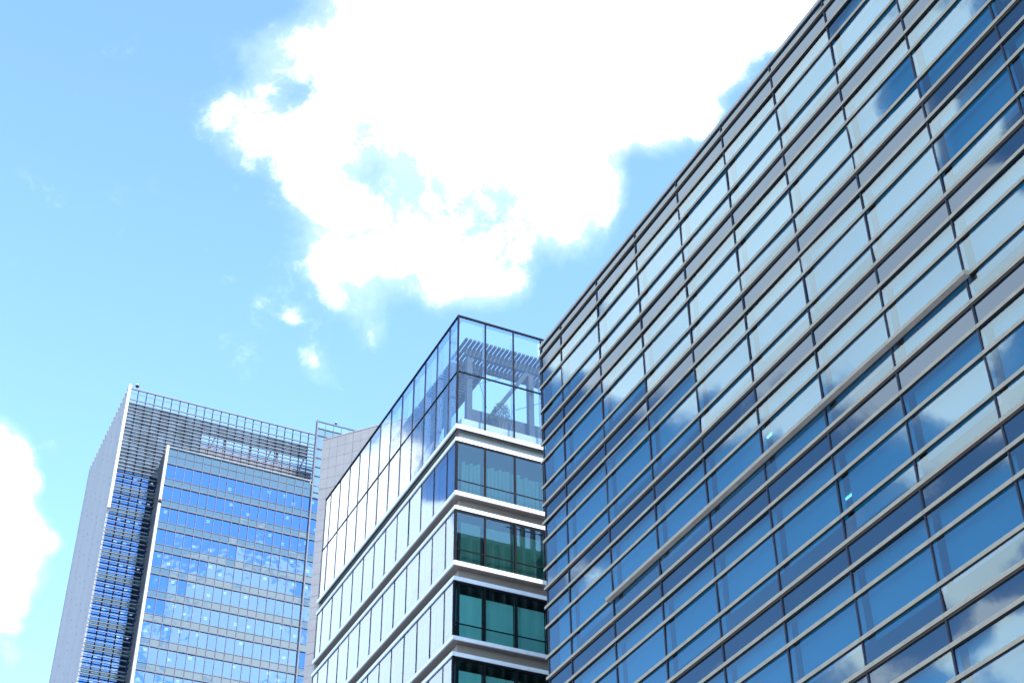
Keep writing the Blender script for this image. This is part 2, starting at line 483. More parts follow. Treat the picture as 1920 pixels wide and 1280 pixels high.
# ------------------------------------------------------------------ mesh helpers
class MB:
    def __init__(self, o=(0, 0, 0)):
        self.v = []; self.f = []; self.mi = []; self.o = o
    def quadbox(self, p, m=0):
        """p: 8 points, bottom 4 (ccw from above) then top 4"""
        n = len(self.v)
        self.v += [(a[0] - self.o[0], a[1] - self.o[1], a[2] - self.o[2]) for a in p]
        for q in ((3, 2, 1, 0), (4, 5, 6, 7), (0, 1, 5, 4), (1, 2, 6, 5), (2, 3, 7, 6), (3, 0, 4, 7)):
            self.f.append(tuple(n + i for i in q)); self.mi.append(m)
    def box(self, x0, x1, y0, y1, z0, z1, m=0):
        if x1 < x0: x0, x1 = x1, x0
        if y1 < y0: y0, y1 = y1, y0
        self.quadbox([(x0, y0, z0), (x1, y0, z0), (x1, y1, z0), (x0, y1, z0), (x0, y0, z1), (x1, y0, z1), (x1, y1, z1), (x0, y1, z1)], m)
    def paneX(self, X, y0, y1, z0, z1, th=0.02, tilt=0.0, m=0):
        """pane facing -X, very slightly out of true like real glazing"""
        a, b = random.gauss(0, tilt), random.gauss(0, tilt)
        if y1 < y0: y0, y1 = y1, y0
        def off(y, z): return a * ((y - y0) / max(y1 - y0, .01) - .5) + b * ((z - z0) / max(z1 - z0, .01) - .5)
        f = lambda y, z: X + off(y, z)
        self.quadbox([(f(y0, z0), y0, z0), (f(y0, z0) + th, y0, z0), (f(y1, z0) + th, y1, z0), (f(y1, z0), y1, z0),
                      (f(y0, z1), y0, z1), (f(y0, z1) + th, y0, z1), (f(y1, z1) + th, y1, z1), (f(y1, z1), y1, z1)], m)
    def paneY(self, Y, x0, x1, z0, z1, th=0.02, tilt=0.0, m=0):
        a, b = random.gauss(0, tilt), random.gauss(0, tilt)
        def off(x, z): return a * ((x - x0) / max(x1 - x0, .01) - .5) + b * ((z - z0) / max(z1 - z0, .01) - .5)
        f = lambda x, z: Y + off(x, z)
        self.quadbox([(x0, f(x0, z0), z0), (x1, f(x1, z0), z0), (x1, f(x1, z0) + th, z0), (x0, f(x0, z0) + th, z0),
                      (x0, f(x0, z1), z1), (x1, f(x1, z1), z1), (x1, f(x1, z1) + th, z1), (x0, f(x0, z1) + th, z1)], m)
    def prismY(self, prof, y0, y1, mats=None, m=0):
        """profile [(x, z)] swept along Y"""
        n = len(self.v); k = len(prof)
        for y in (y0, y1):
            self.v += [(x - self.o[0], y - self.o[1], z - self.o[2]) for x, z in prof]
        for i in range(k):
            j = (i + 1) % k
            self.f.append((n + i, n + j, n + k + j, n + k + i)); self.mi.append(mats[i] if mats else m)
        self.f.append(tuple(n + i for i in range(k - 1, -1, -1))); self.mi.append(m)
        self.f.append(tuple(n + k + i for i in range(k))); self.mi.append(m)
    def beam(self, p, q, w, h=None, m=0):
        h = h or w
        p = Vector(p); q = Vector(q)
        d = (q - p).normalized()
        ref = Vector((0, 0, 1)) if abs(d.z) < 0.95 else Vector((1, 0, 0))
        s = d.cross(ref).normalized() * (w / 2); t = s.cross(d).normalized() * (h / 2)
        self.quadbox([p - s - t, p + s - t, q + s - t, q - s - t, p - s + t, p + s + t, q + s + t, q - s + t], m)
    def rod(self, p, q, r0, r1=None, n=8, m=0):
        r1 = r0 if r1 is None else r1
        p = Vector(p); q = Vector(q); d = (q - p).normalized()
        ref = Vector((0, 0, 1)) if abs(d.z) < 0.95 else Vector((1, 0, 0))
        s = d.cross(ref).normalized(); t = s.cross(d)
        b = len(self.v)
        for c, r in ((p, r0), (q, r1)):
            for i in range(n):
                a = 2 * math.pi * i / n
                w = c + s * (math.cos(a) * r) + t * (math.sin(a) * r)
                self.v.append((w.x - self.o[0], w.y - self.o[1], w.z - self.o[2]))
        for i in range(n):
            j = (i + 1) % n
            self.f.append((b + i, b + j, b + n + j, b + n + i)); self.mi.append(m)
        self.f.append(tuple(b + i for i in range(n - 1, -1, -1))); self.mi.append(m)
        self.f.append(tuple(b + n + i for i in range(n))); self.mi.append(m)
    def build(self, name, mats, parent=None, kind=None, label=None):
        me = bpy.data.meshes.new(name)
        me.from_pydata(self.v, [], self.f)
        if not isinstance(mats, (list, tuple)): mats = [mats]
        for k in mats: me.materials.append(M[k])
        me.polygons.foreach_set('material_index', self.mi)
        me.update()
        bmx = __import__('bmesh').new(); bmx.from_mesh(me)
        __import__('bmesh').ops.recalc_face_normals(bmx, faces=bmx.faces); bmx.to_mesh(me); bmx.free()
        ob = bpy.data.objects.new(name, me); C.objects.link(ob)
        if parent is not None:
            ob.parent = parent
        else:
            ob.location = self.o
        if kind: ob['kind'] = kind
        if label: ob['label'] = label
        return ob

def thing(name, label, cat, loc, group=None):
    o = bpy.data.objects.new(name, None); C.objects.link(o)
    o.location = loc; o['label'] = label; o['category'] = cat
    if group: o['group'] = group
    return o
# ------------------------------------------------------------------ ground
g = MB(); g.box(-1500, 1500, -1500, 1500, -0.5, 0.0)
g.build('ground', 'paving', kind='structure')
g = MB(); g.box(8, 20, -300, 300, 0.004, 0.02)
g.build('road', 'concrete', kind='structure')

# ------------------------------------------------------------------ glass office building on the right
Z = EYE
XF = 28.452                       # outer face of the sun fins
XG = XF + 0.08                    # glass line
def MY(i): return 56.7527 - 3.78009 * i
ED = [55.12] + [MY(i) for i in range(1, 13)]
def zT(n): return 30.392 + 4.4016 * n + Z
def zD(n): return zT(n) - 0.981
def zS(n): return zD(n) - 0.959
def zB(n): return zS(n) - 0.994
YN, YS = ED[0], ED[-1]
BR = (XG, YS, 0)
rb = thing('glass_office_building', 'large office building with long brown horizontal fins across its blue glass front', 'building', BR)
FL = list(range(4, -3, -1))       # floors built in detail
ZTOP = 47.62 + Z

for n in FL:
    for i in range(12):
        a, b = ED[i], ED[i + 1]
        # spandrel panel
        s = MB(BR); s.paneX(XG + 0.01, b + 0.03, a - 0.03, zS(n), zD(n), 0.04, 0.008)
        s.build('spandrel_panel', 'spandrel', rb)
        # window: short, tall and short pane
        w = MB(BR)
        for z0, z1 in ((zB(n), zS(n)), (zT(n - 1), zB(n)), (zD(n - 1), zT(n - 1))):
            w.paneX(XG, b + 0.03, a - 0.03, z0, z1, 0.02, 0.018)
        wo = w.build('window', 'vision', rb)
        # roller blind behind it
        rr = random.random()
        if rr < 0.62: zb = zT(n - 1) + random.choice((-0.05, 0.05, -0.12))
        elif rr < 0.9: zb = zD(n - 1) + 0.12
        else: zb = zT(n - 1) - 0.45
        bl = MB(BR)
        mid = (a + b) / 2
        bl.box(XG + 0.30, XG + 0.312, b + 0.06, a - (0.30 if i else 0.5), zb, zS(n) - 0.02)
        bl.box(XG + 0.285, XG + 0.325, b + 0.06, a - (0.30 if i else 0.5), zb - 0.05, zb)
        bl.build('blind', 'blind', wo)
    # floor slab with ceiling below it
    f = MB(BR)
    f.box(XG + 0.10, XG + 12, YS + 0.1, YN - 0.2, zS(n) + 0.05, zD(n) - 0.03)
    f.build('floor_slab', 'ceiling', rb)

# top glass strip and coping
t = MB(BR)
for i in range(12):
    t.paneX(XG + 0.01, ED[i + 1] + 0.03, ED[i] - 0.03, zD(4), ZTOP - 0.02, 0.04, 0.003)
t.build('parapet_glass', 'spandrel', rb)
c = MB(BR)
for i in range(12):
    a, b = ED[i], ED[i + 1]
    e = 0.14 if i == 0 else -0.006
    c.prismY([(XF + .0, ZTOP - .07), (XF + .0, ZTOP + .05), (XG + .5, ZTOP + .07), (XG + .5, ZTOP - .02), (XG - .002, ZTOP - .02), (XG - .002, ZTOP - .07)], b + .006, a + e)
    c.prismY([(XF + .04, ZTOP + .073), (XF + .04, ZTOP + .18), (XG + .5, ZTOP + .20), (XG + .5, ZTOP + .073)], b + .006, a + e)
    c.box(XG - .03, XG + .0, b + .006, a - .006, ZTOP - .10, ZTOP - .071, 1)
c.build('coping', ['coping', 'undershade'], rb)

def fin(z, deep_shade, i0=0, i1=12):
    m = MB(BR)
    for i in range(i0, i1):
        a, b = ED[i], ED[i + 1]
        y1 = a + (0.16 if i == 0 else -0.006)
        y0 = b + 0.006
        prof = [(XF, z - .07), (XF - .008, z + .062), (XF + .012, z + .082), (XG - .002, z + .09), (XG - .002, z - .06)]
        m.prismY(prof, y0, y1, [0, 1, 0, 0, 3])  # lit lip and shaded underside are set by face material
        if deep_shade: m.box(XG - .05, XG - .003, y0, min(y1, a - .006), z - .135, z - .062, 2)  # brown strip paints the deeper shade below this fin
        else: m.box(XG - .03, XG - .003, y0, min(y1, a - .006), z - .09, z - .062, 3)  # thin dark strip paints the shade line at the fin root
    m.build('sun_fin', ['fin', 'lip', 'brown', 'undershade'], rb)
for n in FL:
    fin(zD(n), True); fin(zS(n), False); fin(zB(n), False)
    if n - 1 == 0:
        fin(zT(0), False, 0, 2); fin(zT(0), False, 8, 12)
    else: fin(zT(n - 1), False)
fin(zD(-3), True)

# deeper light shelf on one row
s = MB(BR)
zz = zT(0)
for i in range(2, 8):
    a, b = ED[i], ED[i + 1]
    y1 = a + (0.25 if i == 2 else -0.008); y0 = b + (-0.22 if i == 7 else 0.008)
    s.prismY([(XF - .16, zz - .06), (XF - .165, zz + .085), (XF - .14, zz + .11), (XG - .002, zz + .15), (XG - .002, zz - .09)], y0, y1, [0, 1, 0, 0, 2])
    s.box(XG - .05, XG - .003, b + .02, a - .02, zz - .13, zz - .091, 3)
s.build('light_shelf', ['fin', 'lip', 'coping', 'undershade'], rb)

for i in range(0, 13):
    m = MB(BR); y = ED[i]
    if i == 0: m.box(XG - .03, XG + .06, y - .06, y, 16.2, ZTOP - .03)
    else: m.box(XG - .035, XG + .06, y - .03, y + .03, 16.2, ZTOP - .12)
    m.build('mullion', 'mullion', rb)

# ceiling lamps seen through the panes
for n in (2, 1, 0, -1):
    for i in range(1, 10):
        if random.random() < 0.72: continue
        y = ED[i] - random.uniform(0.8, 2.9); dx = random.choice((1.5, 2.1, 2.1, 2.8))
        m = MB(BR); m.box(XG + dx, XG + dx + .07, y - .45, y + .45, zS(n) - .0, zS(n) + .048)
        m.build('ceiling_lamp', 'lampdim', rb)

# body: core, roof, end walls, lower storeys
m = MB(BR); m.box(XG + 12, XG + 12.3, YS + .1, YN - .2, 16, ZTOP - .3); m.build('core_wall', 'interior', rb)
m = MB(BR); m.box(XG + .1, XG + 26, YS, YN - .02, ZTOP - .32, ZTOP - .06); m.build('roof', 'concrete', rb)
m = MB(BR); m.box(XG + .0, XG + 26, YS, YN - .05, 0, 16.0); m.build('lower_wall', 'spandrel', rb)
m = MB(BR); m.box(XG + .1, XG + 26, YS, YS + .1, 16.0, ZTOP - .33); m.build('south_wall', 'concrete', rb)
m = MB(BR); m.box(XG + 25.7, XG + 26, YS + .1, YN - .2, 16.0, ZTOP - .33); m.build('rear_wall', 'concrete', rb)
m = MB(BR); m.box(XG + .06, XG + 26, YN - .2, YN - .08, 16.0, ZTOP - .33)
m.build('end_wall', 'tealwall', rb)
m = MB(BR)
k = 0
x = XG + .6
while x < XG + 25.5:
    m.box(x, x + .16, YN - .079, YN + .35, 16, ZTOP + (2.4 if x > XG + 6.6 else -.35), 0)
    x += .72
m.build('end_wall_fins', 'recess', rb)
m = MB(BR)
for zz in (1.0, 1.6, 2.2):
    m.box(XG + 6.7, XG + 25.5, YN + .1, YN + .14, ZTOP + zz, ZTOP + zz + .05)
m.build('roof_rail', 'steel', rb)

# ------------------------------------------------------------------ corner office building in the middle
XM, YM = 27.846, 64.261
X1, Y1 = XM + 20.0, YM + 22.48
BM = (XM, YM, 0)
mb = thing('corner_office_building', 'corner office building with white ledges, green tinted end windows and a clear glass roof storey', 'building', BM)
GX, GY = XM + .07, YM + .07       # glass lines
LY = [0.07] + [1.32 + 1.827 * k for k in range(12)] + [22.42]
LX = [0.07] + [1.81 * k for k in range(1, 9)]
BANDS = [(47.355, 44.11), (42.975, 39.85), (38.70, 35.555), (34.449, 31.29), (30.17, 27.02)]
SLABS = [(48.455, 48.204), (47.567, 47.355), (44.11, 43.876), (43.191, 42.975), (39.85, 39.61), (38.928, 38.70), (35.555, 35.343), (34.667, 34.449), (31.29, 31.07), (30.39, 30.17), (27.02, 26.8)]
PT, PR, PB = 56.163 + Z, 52.135 + Z, 48.455 + Z

for za, zb in SLABS:
    za += Z; zb += Z
    m = MB(BM)
    # white fascia in panel lengths along both streets
    ys = [0] + LY[3::4] + [22.52]
    ys = sorted(set([0.0] + [LY[k] for k in (3, 6, 9, 12)] + [22.56]))
    for a, b in zip(ys[:-1], ys[1:]):
        m.box(XM, XM + .09, YM + a + (0.009 if a else 0), YM + b - .009, zb, za)
    xs = [0.09] + [LX[k] for k in (2, 4, 6, 8)]
    for a, b in zip(xs[:-1], xs[1:]):
        m.box(XM + a + .004, XM + b - .004, YM, YM + .09, zb, za)
    m.build('ledge', 'white', mb)
for q, (ta, tb) in enumerate(zip(SLABS[::2], SLABS[1::2])):
    # recess between the lower ledge of one storey and the head ledge of the next
    z1, z0 = ta[1] + Z, tb[0] + Z
    d = .47 if q else .36
    m = MB(BM)
    mat = 1 if q else 2
    for a, b in zip(LY[:-1][::2], LY[2::2] + [22.42]):
        m.box(XM + d, XM + d + .06, YM + max(a, d) + .006, YM + b - .006, z0 - .05, z1 + .05, mat)
    for a, b in zip(LX[:-1][::2], LX[2::2]):
        m.box(XM + max(a, d + .06) + .006, XM + b - .006, YM + d, YM + d + .06, z0 - .05, z1 + .05, mat)
    m.build('recess_panel', ['soffit', 'soffit', 'recess'], mb)
    m = MB(BM)
    for a, b in zip(LY[:-1][::3], LY[3::3] + [22.42]):
        m.box(XM + .091, XM + d - .002, YM + max(a, .1) + .006, YM + b - .006, z1 + .012, z1 + .04)
    for a, b in zip(LX[:-1][::4], LX[4::4]):
        m.box(XM + max(a, d) + .006, XM + b - .006, YM + .091, YM + d - .002, z1 + .012, z1 + .04)
    if q == 0:
        m.box(XM + .0905, XM + .17, YM + .17, YM + 22.4, z1 - .01, z1 + .011, 1); m.box(XM + .17, X1, YM + .0905, YM + .17, z1 - .01, z1 + .011, 1)
    m.build('soffit', ['soffit' if q else 'recess', 'frame'], mb)
    m = MB(BM); m.box(XM + d + .1, X1, YM + d + .1, Y1, z0 - .05, z1 + .1); m.build('floor_slab', 'interior', mb)
    m = MB(BM); m.box(XM + .092, XM + d, YM + .092, Y1 - .1, z0 - .16, z0 - .06); m.box(XM + d, X1, YM + .092, YM + d, z0 - .16, z0 - .06)
    m.build('head_channel', 'frame', mb)

for q, (z1, z0) in enumerate(BANDS):
    z1 += Z; z0 += Z
    for a, b in zip(LY[:-1], LY[1:]):
        w = MB(BM); w.paneX(GX, YM + a + .02, YM + b - .02, z0 - .02, z1, .02, .004)
        wo = w.build('window', 'side', mb)
        r = MB(BM); r.box(GX + .35, GX + .362, YM + max(a, .5) + .08, YM + b - .08, z0 + random.choice((0.2, .9, .9, 1.6)), z1 - .15); r.build('blind', 'darkblind', wo)
    for k, (a, b) in enumerate(zip(LX[:-1], LX[1:])):
        w = MB(BM); w.paneY(GY, XM + a + .05, XM + b - .05, z0 - .02, z1, .02, .003)
        wo = w.build('window', 'green' if q < 2 else 'palegreen', mb)
        r = MB(BM)
        drop = .10 if q == 0 else .55
        r.box(XM + max(a, .5) + .04, XM + b - .04, GY + .32, GY + .335, z0 + .03, z1 - drop)
        if q >= 2: r.build('blind', 'blind', wo)
        else:
            # hanging vertical curtain strips
            r = MB(BM)
            x = XM + max(a, .5) + .06
            while x < XM + b - .12:
                top = z1 - (1.05 + random.uniform(-.12, .12) if q == 0 else .5)
                wd = .17 if q == 0 else .20
                yo = random.uniform(0, .05)
                r.quadbox([(x, GY + .34 + yo, z0 + .03), (x + wd, GY + .27 + yo, z0 + .03), (x + wd, GY + .28 + yo, z0 + .03), (x, GY + .35 + yo, z0 + .03),
                           (x, GY + .34 + yo, top), (x + wd, GY + .27 + yo, top), (x + wd, GY + .28 + yo, top), (x, GY + .35 + yo, top)])
                x += .23
            r.build('curtain', 'darkblind', wo)
        r = MB(BM); r.box(XM + a + .06, XM + b - .06, GY - .012, GY + .045, z0 + .72, z0 + .775); r.build('transom', 'frame', wo)
    m = MB(BM)
    m.box(XM + .1, X1, GY - .02, GY + .10, z1 - (.10 if q == 0 else .14), z1); m.build('window_head', 'frame', mb)
    m = MB(BM); m.box(XM + 6.5, XM + 6.7, YM + 5, Y1, z0, z1 + .1); m.box(XM + 6.7, X1, YM + 5, YM + 5.2, z0, z1 + .1)
    m.build('partition', 'interior', mb)
for k, a in enumerate(LY):
    m = MB(BM)
    if k == 0: continue
    for z1, z0 in BANDS: m.box(GX - .025, GX + .08, YM + a - .02, YM + a + .02, z0 + Z, z1 + Z - .01)
    m.box(GX - .025, GX + .08, YM + a - .02, YM + a + .02, PB, PT - .08)
    m.build('mullion', 'mullion', mb)
for k, a in enumerate(LX):
    if k == 0: continue
    m = MB(BM)
    for z1, z0 in BANDS: m.box(XM + a - .055, XM + a + .055, GY - .025, GY + .12, z0 + Z, z1 + Z - .01)
    m.box(XM + a - .035, XM + a + .035, GY - .025, GY + .08, PB, PT - .08)
    m.build('mullion', 'frame', mb)
m = MB(BM)
for z1, z0 in BANDS: m.box(GX - .04, GX + .09, GY - .04, GY + .09, z0 + Z, z1 + Z)
m.box(GX - .045, GX + .05, GY - .045, GY + .05, PB, PT)
m.build('corner_post', 'frame', mb)

# glass roof storey
for z0, z1 in ((PB, PR), (PR, PT)):
    for a, b in zip(LY[:-1], LY[1:]):
        w = MB(BM); w.paneX(GX, YM + a + .02, YM + b - .02, z0, z1, .02, .004); w.build('screen_pane', 'side' if False else 'clear', mb)
    for a, b in zip(LX[:-1], LX[1:]):
        w = MB(BM); w.paneY(GY, XM + a + .03, XM + b - .03, z0, z1, .02, .003); w.build('screen_pane', 'clear', mb)
m = MB(BM)
m.box(GX - .045, GX + .06, GY + .05, YM + 22.45, PT - .07, PT + .04); m.box(GX + .06, X1, GY - .045, GY + .06, PT - .07, PT + .04)
m.box(GX - .045, GX + .05, GY - .045, GY + .05, PT, PT + .04)
m.build('top_rail', 'frame', mb)
m = MB(BM)
m.box(GX - .03, GX + .06, GY + .05, YM + 22.45, PR - .03, PR + .03); m.box(GX + .06, X1, GY - .03, GY + .06, PR - .035, PR + .035)
m.build('mid_rail', 'frame', mb)
for a in LY[1:]:
    m = MB(BM); m.box(GX + .09, GX + .42, YM + a - .012, YM + a + .012, PB, PT - .12); m.build('glass_fin', 'glassfin', mb)
for a in LX[1:]:
    m = MB(BM); m.box(XM + a - .012, XM + a + .012, GY + .09, GY + .42, PB, PT - .12); m.build('glass_fin', 'glassfin', mb)
m = MB(BM); m.box(GX + .07, GX + .40, GY + .08, YM + 22.4, PT - .03, PT - .005); m.box(GX + .40, X1, GY + .07, GY + .40, PT - .03, PT - .005)
m.build('head_plate', 'glassfin', mb)
# white upstand behind the glass, deck, set-back plant room
m = MB(BM); m.box(GX + .5, X1 - .1, GY + .5, GY + .56, PB - .05, 49.35 + Z); m.box(GX + .5, GX + .56, GY + .56, YM + 22.3, PB - .05, 49.35 + Z)
m.build('upstand', 'upstand', mb)
m = MB(BM); m.box(XM + .45, X1, YM + .45, Y1, PB - .2, PB - .06); m.build('roof_deck', 'concrete', mb)
m = MB(BM); m.box(XM + 2.2, X1 - .2, YM + 2.9, YM + 5.5, PB - .05, 51.95 + Z); m.box(XM + 2.2, XM + 5.0, YM + 5.5, YM + 21.5, PB - .05, 51.3 + Z)
m.build('plant_room', 'steel', mb)

# steel pergola standing on the plant room
pz0, pz1 = 55.45 + Z, 55.98 + Z
px = XM; py = YM
for off in (2.45, 3.55):
    m = MB(BM); m.box(px + 1.6, X1 - .5, py + off, py + off + .22, pz0, pz1 - (.2 if off > 3 else 0)); m.build('pergola_beam', 'steel', mb)
for off in (2.2, 3.3):
    m = MB(BM); m.box(px + off, px + off + .22, py + 3.8, py + 21.0, pz0, pz1 - (.2 if off > 3 else 0)); m.build('pergola_beam', 'steel', mb)
for (cx, cy) in ((1.75, 2.5), (5.8, 2.5), (9.85, 2.5), (13.9, 2.5), (2.2, 6.6), (2.2, 10.7), (2.2, 14.8), (2.2, 18.9)):
    m = MB(BM); m.box(px + cx, px + cx + .34, py + cy, py + cy + .34, 48.4 + Z, pz0); m.build('pergola_column', 'steel', mb)
for p, q in (((5.75, 2.6, 55.45), (3.3, 2.6, 51.5)), ((9.8, 2.6, 55.45), (7.4, 2.6, 51.5)), ((2.3, 6.7, 55.45), (2.3, 9.5, 51.2)), ((2.3, 14.9, 55.45), (2.3, 17.8, 51.2))):
    m = MB(BM); m.beam((px + p[0], py + p[1], p[2] + Z), (px + q[0], py + q[1], q[2] + Z), .26); m.build('pergola_brace', 'steel', mb)
m = MB(BM)
x = 1.3
while x < 15:
    m.box(px + x, px + x + .15, py + 1.75, py + 4.0, 56.0 + Z, 56.14 + Z); x += .27
y = 4.3
while y < 21:
    m.box(px + 1.4, px + 3.7, py + y, py + y + .15, 56.0 + Z, 56.14 + Z); y += .27
m.build('pergola_slats', 'steel', mb)
m = MB(BM)
for p, q in (((1.34, 2.5, 52.9), (5.6, 2.5, 55.4)), ((4.9, 2.5, 52.4), (9.6, 2.5, 55.2)), ((2.1, 2.5, 55.4), (3.0, 2.5, 52.0)), ((6.2, 2.5, 55.4), (7.0, 2.5, 52.0)), ((2.3, 6.9, 52.0), (2.3, 10.6, 55.3)), ((2.3, 10.9, 52.0), (2.3, 14.7, 55.3))):
    m.rod((px + p[0], py + p[1], p[2] + Z), (px + q[0], py + q[1], q[2] + Z), .018, n=6)
m.build('tie_rods', 'steel', mb)
# remaining body
m = MB(BM); m.box(XM + .45, X1, YM + .45, Y1, 0, 26.8 + Z); m.build('lower_wall', 'recess', mb)
m = MB(BM); m.box(XM + .1, X1, Y1 - .06, Y1, 26.8 + Z, PB - .2); m.build('rear_wall', 'concrete', mb)
m = MB(BM); m.box(X1 - .1, X1, YM + .1, Y1 - .06, 26.8 + Z, PT); m.build('party_wall', 'concrete', mb)

# shrub on the roof terrace
sx, sy, sz = XM + 3.85, YM + 2.25, 51.3 + Z
BS = (sx, sy, 51.95 + Z - .6)
sh = thing('roof_shrub', 'small leafy green shrub behind the clear glass of the roof storey', 'shrub', (sx, sy, 48.5 + Z))
BS = (sx, sy, 48.5 + Z)
m = MB(BS)
for k in range(7):
    a = random.uniform(0, 6.28); r = random.uniform(.1, .55)
    m.rod((sx, sy, 48.5 + Z), (sx + r * math.cos(a), sy + .5 * r * math.sin(a), 51.6 + Z + random.uniform(0, .6)), .03, .008, n=5)
m.build('stem', 'bark', sh)
m = MB(BS)
for k in range(900):
    a = random.uniform(0, 6.28); r = .78 * math.sqrt(random.random()); h = random.random()
    cx, cy, cz = sx + r * math.cos(a) * (1 - .5 * h), sy + .45 * r * math.sin(a), 51.2 + Z + 1.35 * h * (1 - .3 * r)
    if math.sin(cx * 9) * math.sin(cz * 8 + 1) > .55: continue
    u_ = Vector((random.gauss(0, 1), random.gauss(0, 1), random.gauss(0, 1))).normalized() * .055
    v_ = u_.cross(Vector((random.gauss(0, 1), random.gauss(0, 1), random.gauss(0, 1)))).normalized() * .03
    n0 = len(m.v); c_ = Vector((cx, cy, cz))
    for p in (c_ - u_, c_ + v_, c_ + u_, c_ - v_): m.v.append((p.x - BS[0], p.y - BS[1], p.z - BS[2]))
    m.f.append((n0, n0 + 1, n0 + 2, n0 + 3)); m.mi.append(0)
m.build('foliage', 'leaf', sh)

# ------------------------------------------------------------------ granite clad building behind it
gx0, gy0 = 33.051, 104.917
gd = Vector((.651, -.759, 0)); gn = Vector((-.759, -.651, 0))
BG = (gx0, gy0, 0)
gb = thing('granite_building', 'narrow grey granite clad building between the glass tower and the corner building', 'building', BG)
GH = 73.76 + Z
GW = 9.0
def gp(t, d, z): p = Vector((gx0, gy0, 0)) + gd * t - gn * d; return (p.x, p.y, z)
def gbox(m, t0, t1, d0, d1, z0, z1, mat=0):
    m.quadbox([gp(t0, d0, z0), gp(t1, d0, z0), gp(t1, d1, z0), gp(t0, d1, z0), gp(t0, d0, z1), gp(t1, d0, z1), gp(t1, d1, z1), gp(t0, d1, z1)], mat)
m = MB(BG); gbox(m, .04, GW, .04, 7, 0, GH - .05, 0); m.build('body', 'joint', gb)
m = MB(BG)
z = GH - .06; row = 0
while z > 2:
    z0 = z - 1.0
    k = 0
    while k * .75 < GW:
        j = .028 if k % 4 == 3 else .009
        jz = .024 if row % 5 == 4 else .009
        gbox(m, k * .75 + .009, k * .75 + .75 - j, 0, .039, z0 + jz, z - .009)
        k += 1
    z = z0; row += 1
m.build('granite_cladding', 'granite', gb)
m = MB(BG)
z = GH - .06
while z > 2:
    for k in range(9): gbox(m, 0, .039, .04 + k * .78, .04 + k * .78 + .76, z - .985, z)
    z -= 1.0
m.build('return_cladding', 'granite', gb)
m = MB(BG); gbox(m, -.03, GW + .03, -.03, 7.03, GH - .049, GH + .03); m.build('coping', 'coping', gb)
m = MB(BG); p = Vector(gp(.25, 0, 68.9 + Z)); m.rod(p, p + gn * .9 - gd * .55, .022, n=6); m.rod(p + gn * .9 - gd * .55, p + gn * .9 - gd * .55 + Vector((0, 0, .16)), .05, n=6); m.build('wall_bracket', 'coping', gb)

# ------------------------------------------------------------------ glass tower in the distance
TX, TY, TL, TC = 42.586, 221.0, 226.3, 35.03
TR = 68.3; TE = 86.0
BT = (TC, TY, 0)
tw = thing('office_tower', 'tall office tower with a pale side wall, louvred top and blue ribbon windows', 'building', BT)
RP = 4.19
rails = [142.91 - RP * k + Z for k in range(13)]
TB = 146.03 + Z; TT = 159.95 + Z; TRB = 159.12 + Z
cols = [TX + .15 + 1.505 * k for k in range(18)]
cols[0] = TX + .05; cols[17] = TR
rcols = [TR + .22 + 1.5 * k for k in range(11)]
# windows: bay + right bay, individually for the floors that show largest
stuff = MB(BT); cnt = 0
for k in range(11, -1, -1):
    z1 = rails[k]; z0 = z1 - 2.85
    for cset in (cols, rcols[:7]):
        for a, b in zip(cset[:-1], cset[1:]):
            if 4 <= k <= 8 and cnt < 100:
                w = MB(BT); w.paneY(TY + .06, a + .03, b - .03, z0, z1, .02, .010); w.build('window', 'towerglass', tw); cnt += 1
            else:
                stuff.paneY(TY + .06, a + .03, b - .03, z0, z1, .02, .010)
stuff.build('ribbon_windows', 'towerglass', tw, kind='stuff')
for k in range(12):
    m = MB(BT)
    z1 = rails[k] - 2.85; z0 = rails[k + 1]
    for cset in (cols, rcols[:10]):
        for a, b in zip(cset[:-1], cset[1:]): m.paneY(TY + .05, a + .03, b - .03, z0 + .06, z1 - .06, .05, .008)
    m.build('spandrel_band', 'towerspan', tw)
m = MB(BT)
for a, b in zip(cols[:-1], cols[1:]):
    m.paneY(TY + .05, a + .03, b - .03, rails[0] + .06, rails[0] + 1.62, .05, .008)
    m.paneY(TY + .05, a + .03, b - .03, rails[0] + 1.72, TB - .05, .05, .008)
m.build('spandrel_band', 'towerspan', tw)
for k in range(13):
    m = MB(BT); m.box(TX + .02, TR - .05, TY - .14, TY + .05, rails[k] - .05, rails[k] + .12); m.box(TR + .16, TE, TY - .14, TY + .05, rails[k] - .05, rails[k] + .12)
    m.build('rail', 'towermull', tw)
    if k < 12:
        m = MB(BT); z = rails[k] - 2.9; m.box(TX + .02, TR - .05, TY - .03, TY + .045, z, z + .09); m.box(TR + .16, TE, TY - .03, TY + .045, z, z + .09)
        m.build('transom', 'towermull', tw)
m = MB(BT); m.box(TX + .02, TR - .05, TY - .03, TY + .045, rails[0] + 1.63, rails[0] + 1.71); m.build('transom', 'towermull', tw)
for c_ in cols[1:17]:
    m = MB(BT); m.box(c_ - .045, c_ + .045, TY - .09, TY + .048, 90, TB - .02); m.build('mullion', 'towermull', tw)
for c_ in rcols[1:]:
    m = MB(BT); m.box(c_ - .045, c_ + .045, TY - .09, TY + .048, 90, TRB - .05); m.build('mullion', 'towermull', tw)
m = MB(BT); m.box(TX - .02, TR - .1, TY - .22, TL, TB, TB + .22); m.build('bay_roof', 'louver', tw)
# blade between the two bays and cream edge fins
m = MB(BT); m.box(TR - .05, TR + .16, TY - .42, TY + .45, 80, TRB + .12); m.build('blade_wall', 'blade', tw, label='thin grey blade wall rising beside the louvred screen')
m = MB(BT); m.box(TX - .42, TX + .0, TY - .25, TY + .4, 80, TB + .35); m.build('edge_fin', 'cream', tw)
m = MB(BT); m.box(TC - .12, TC + .34, TL - .42, TL + .25, 135.1 + Z, TT + .45); m.build('edge_fin', 'cream', tw)
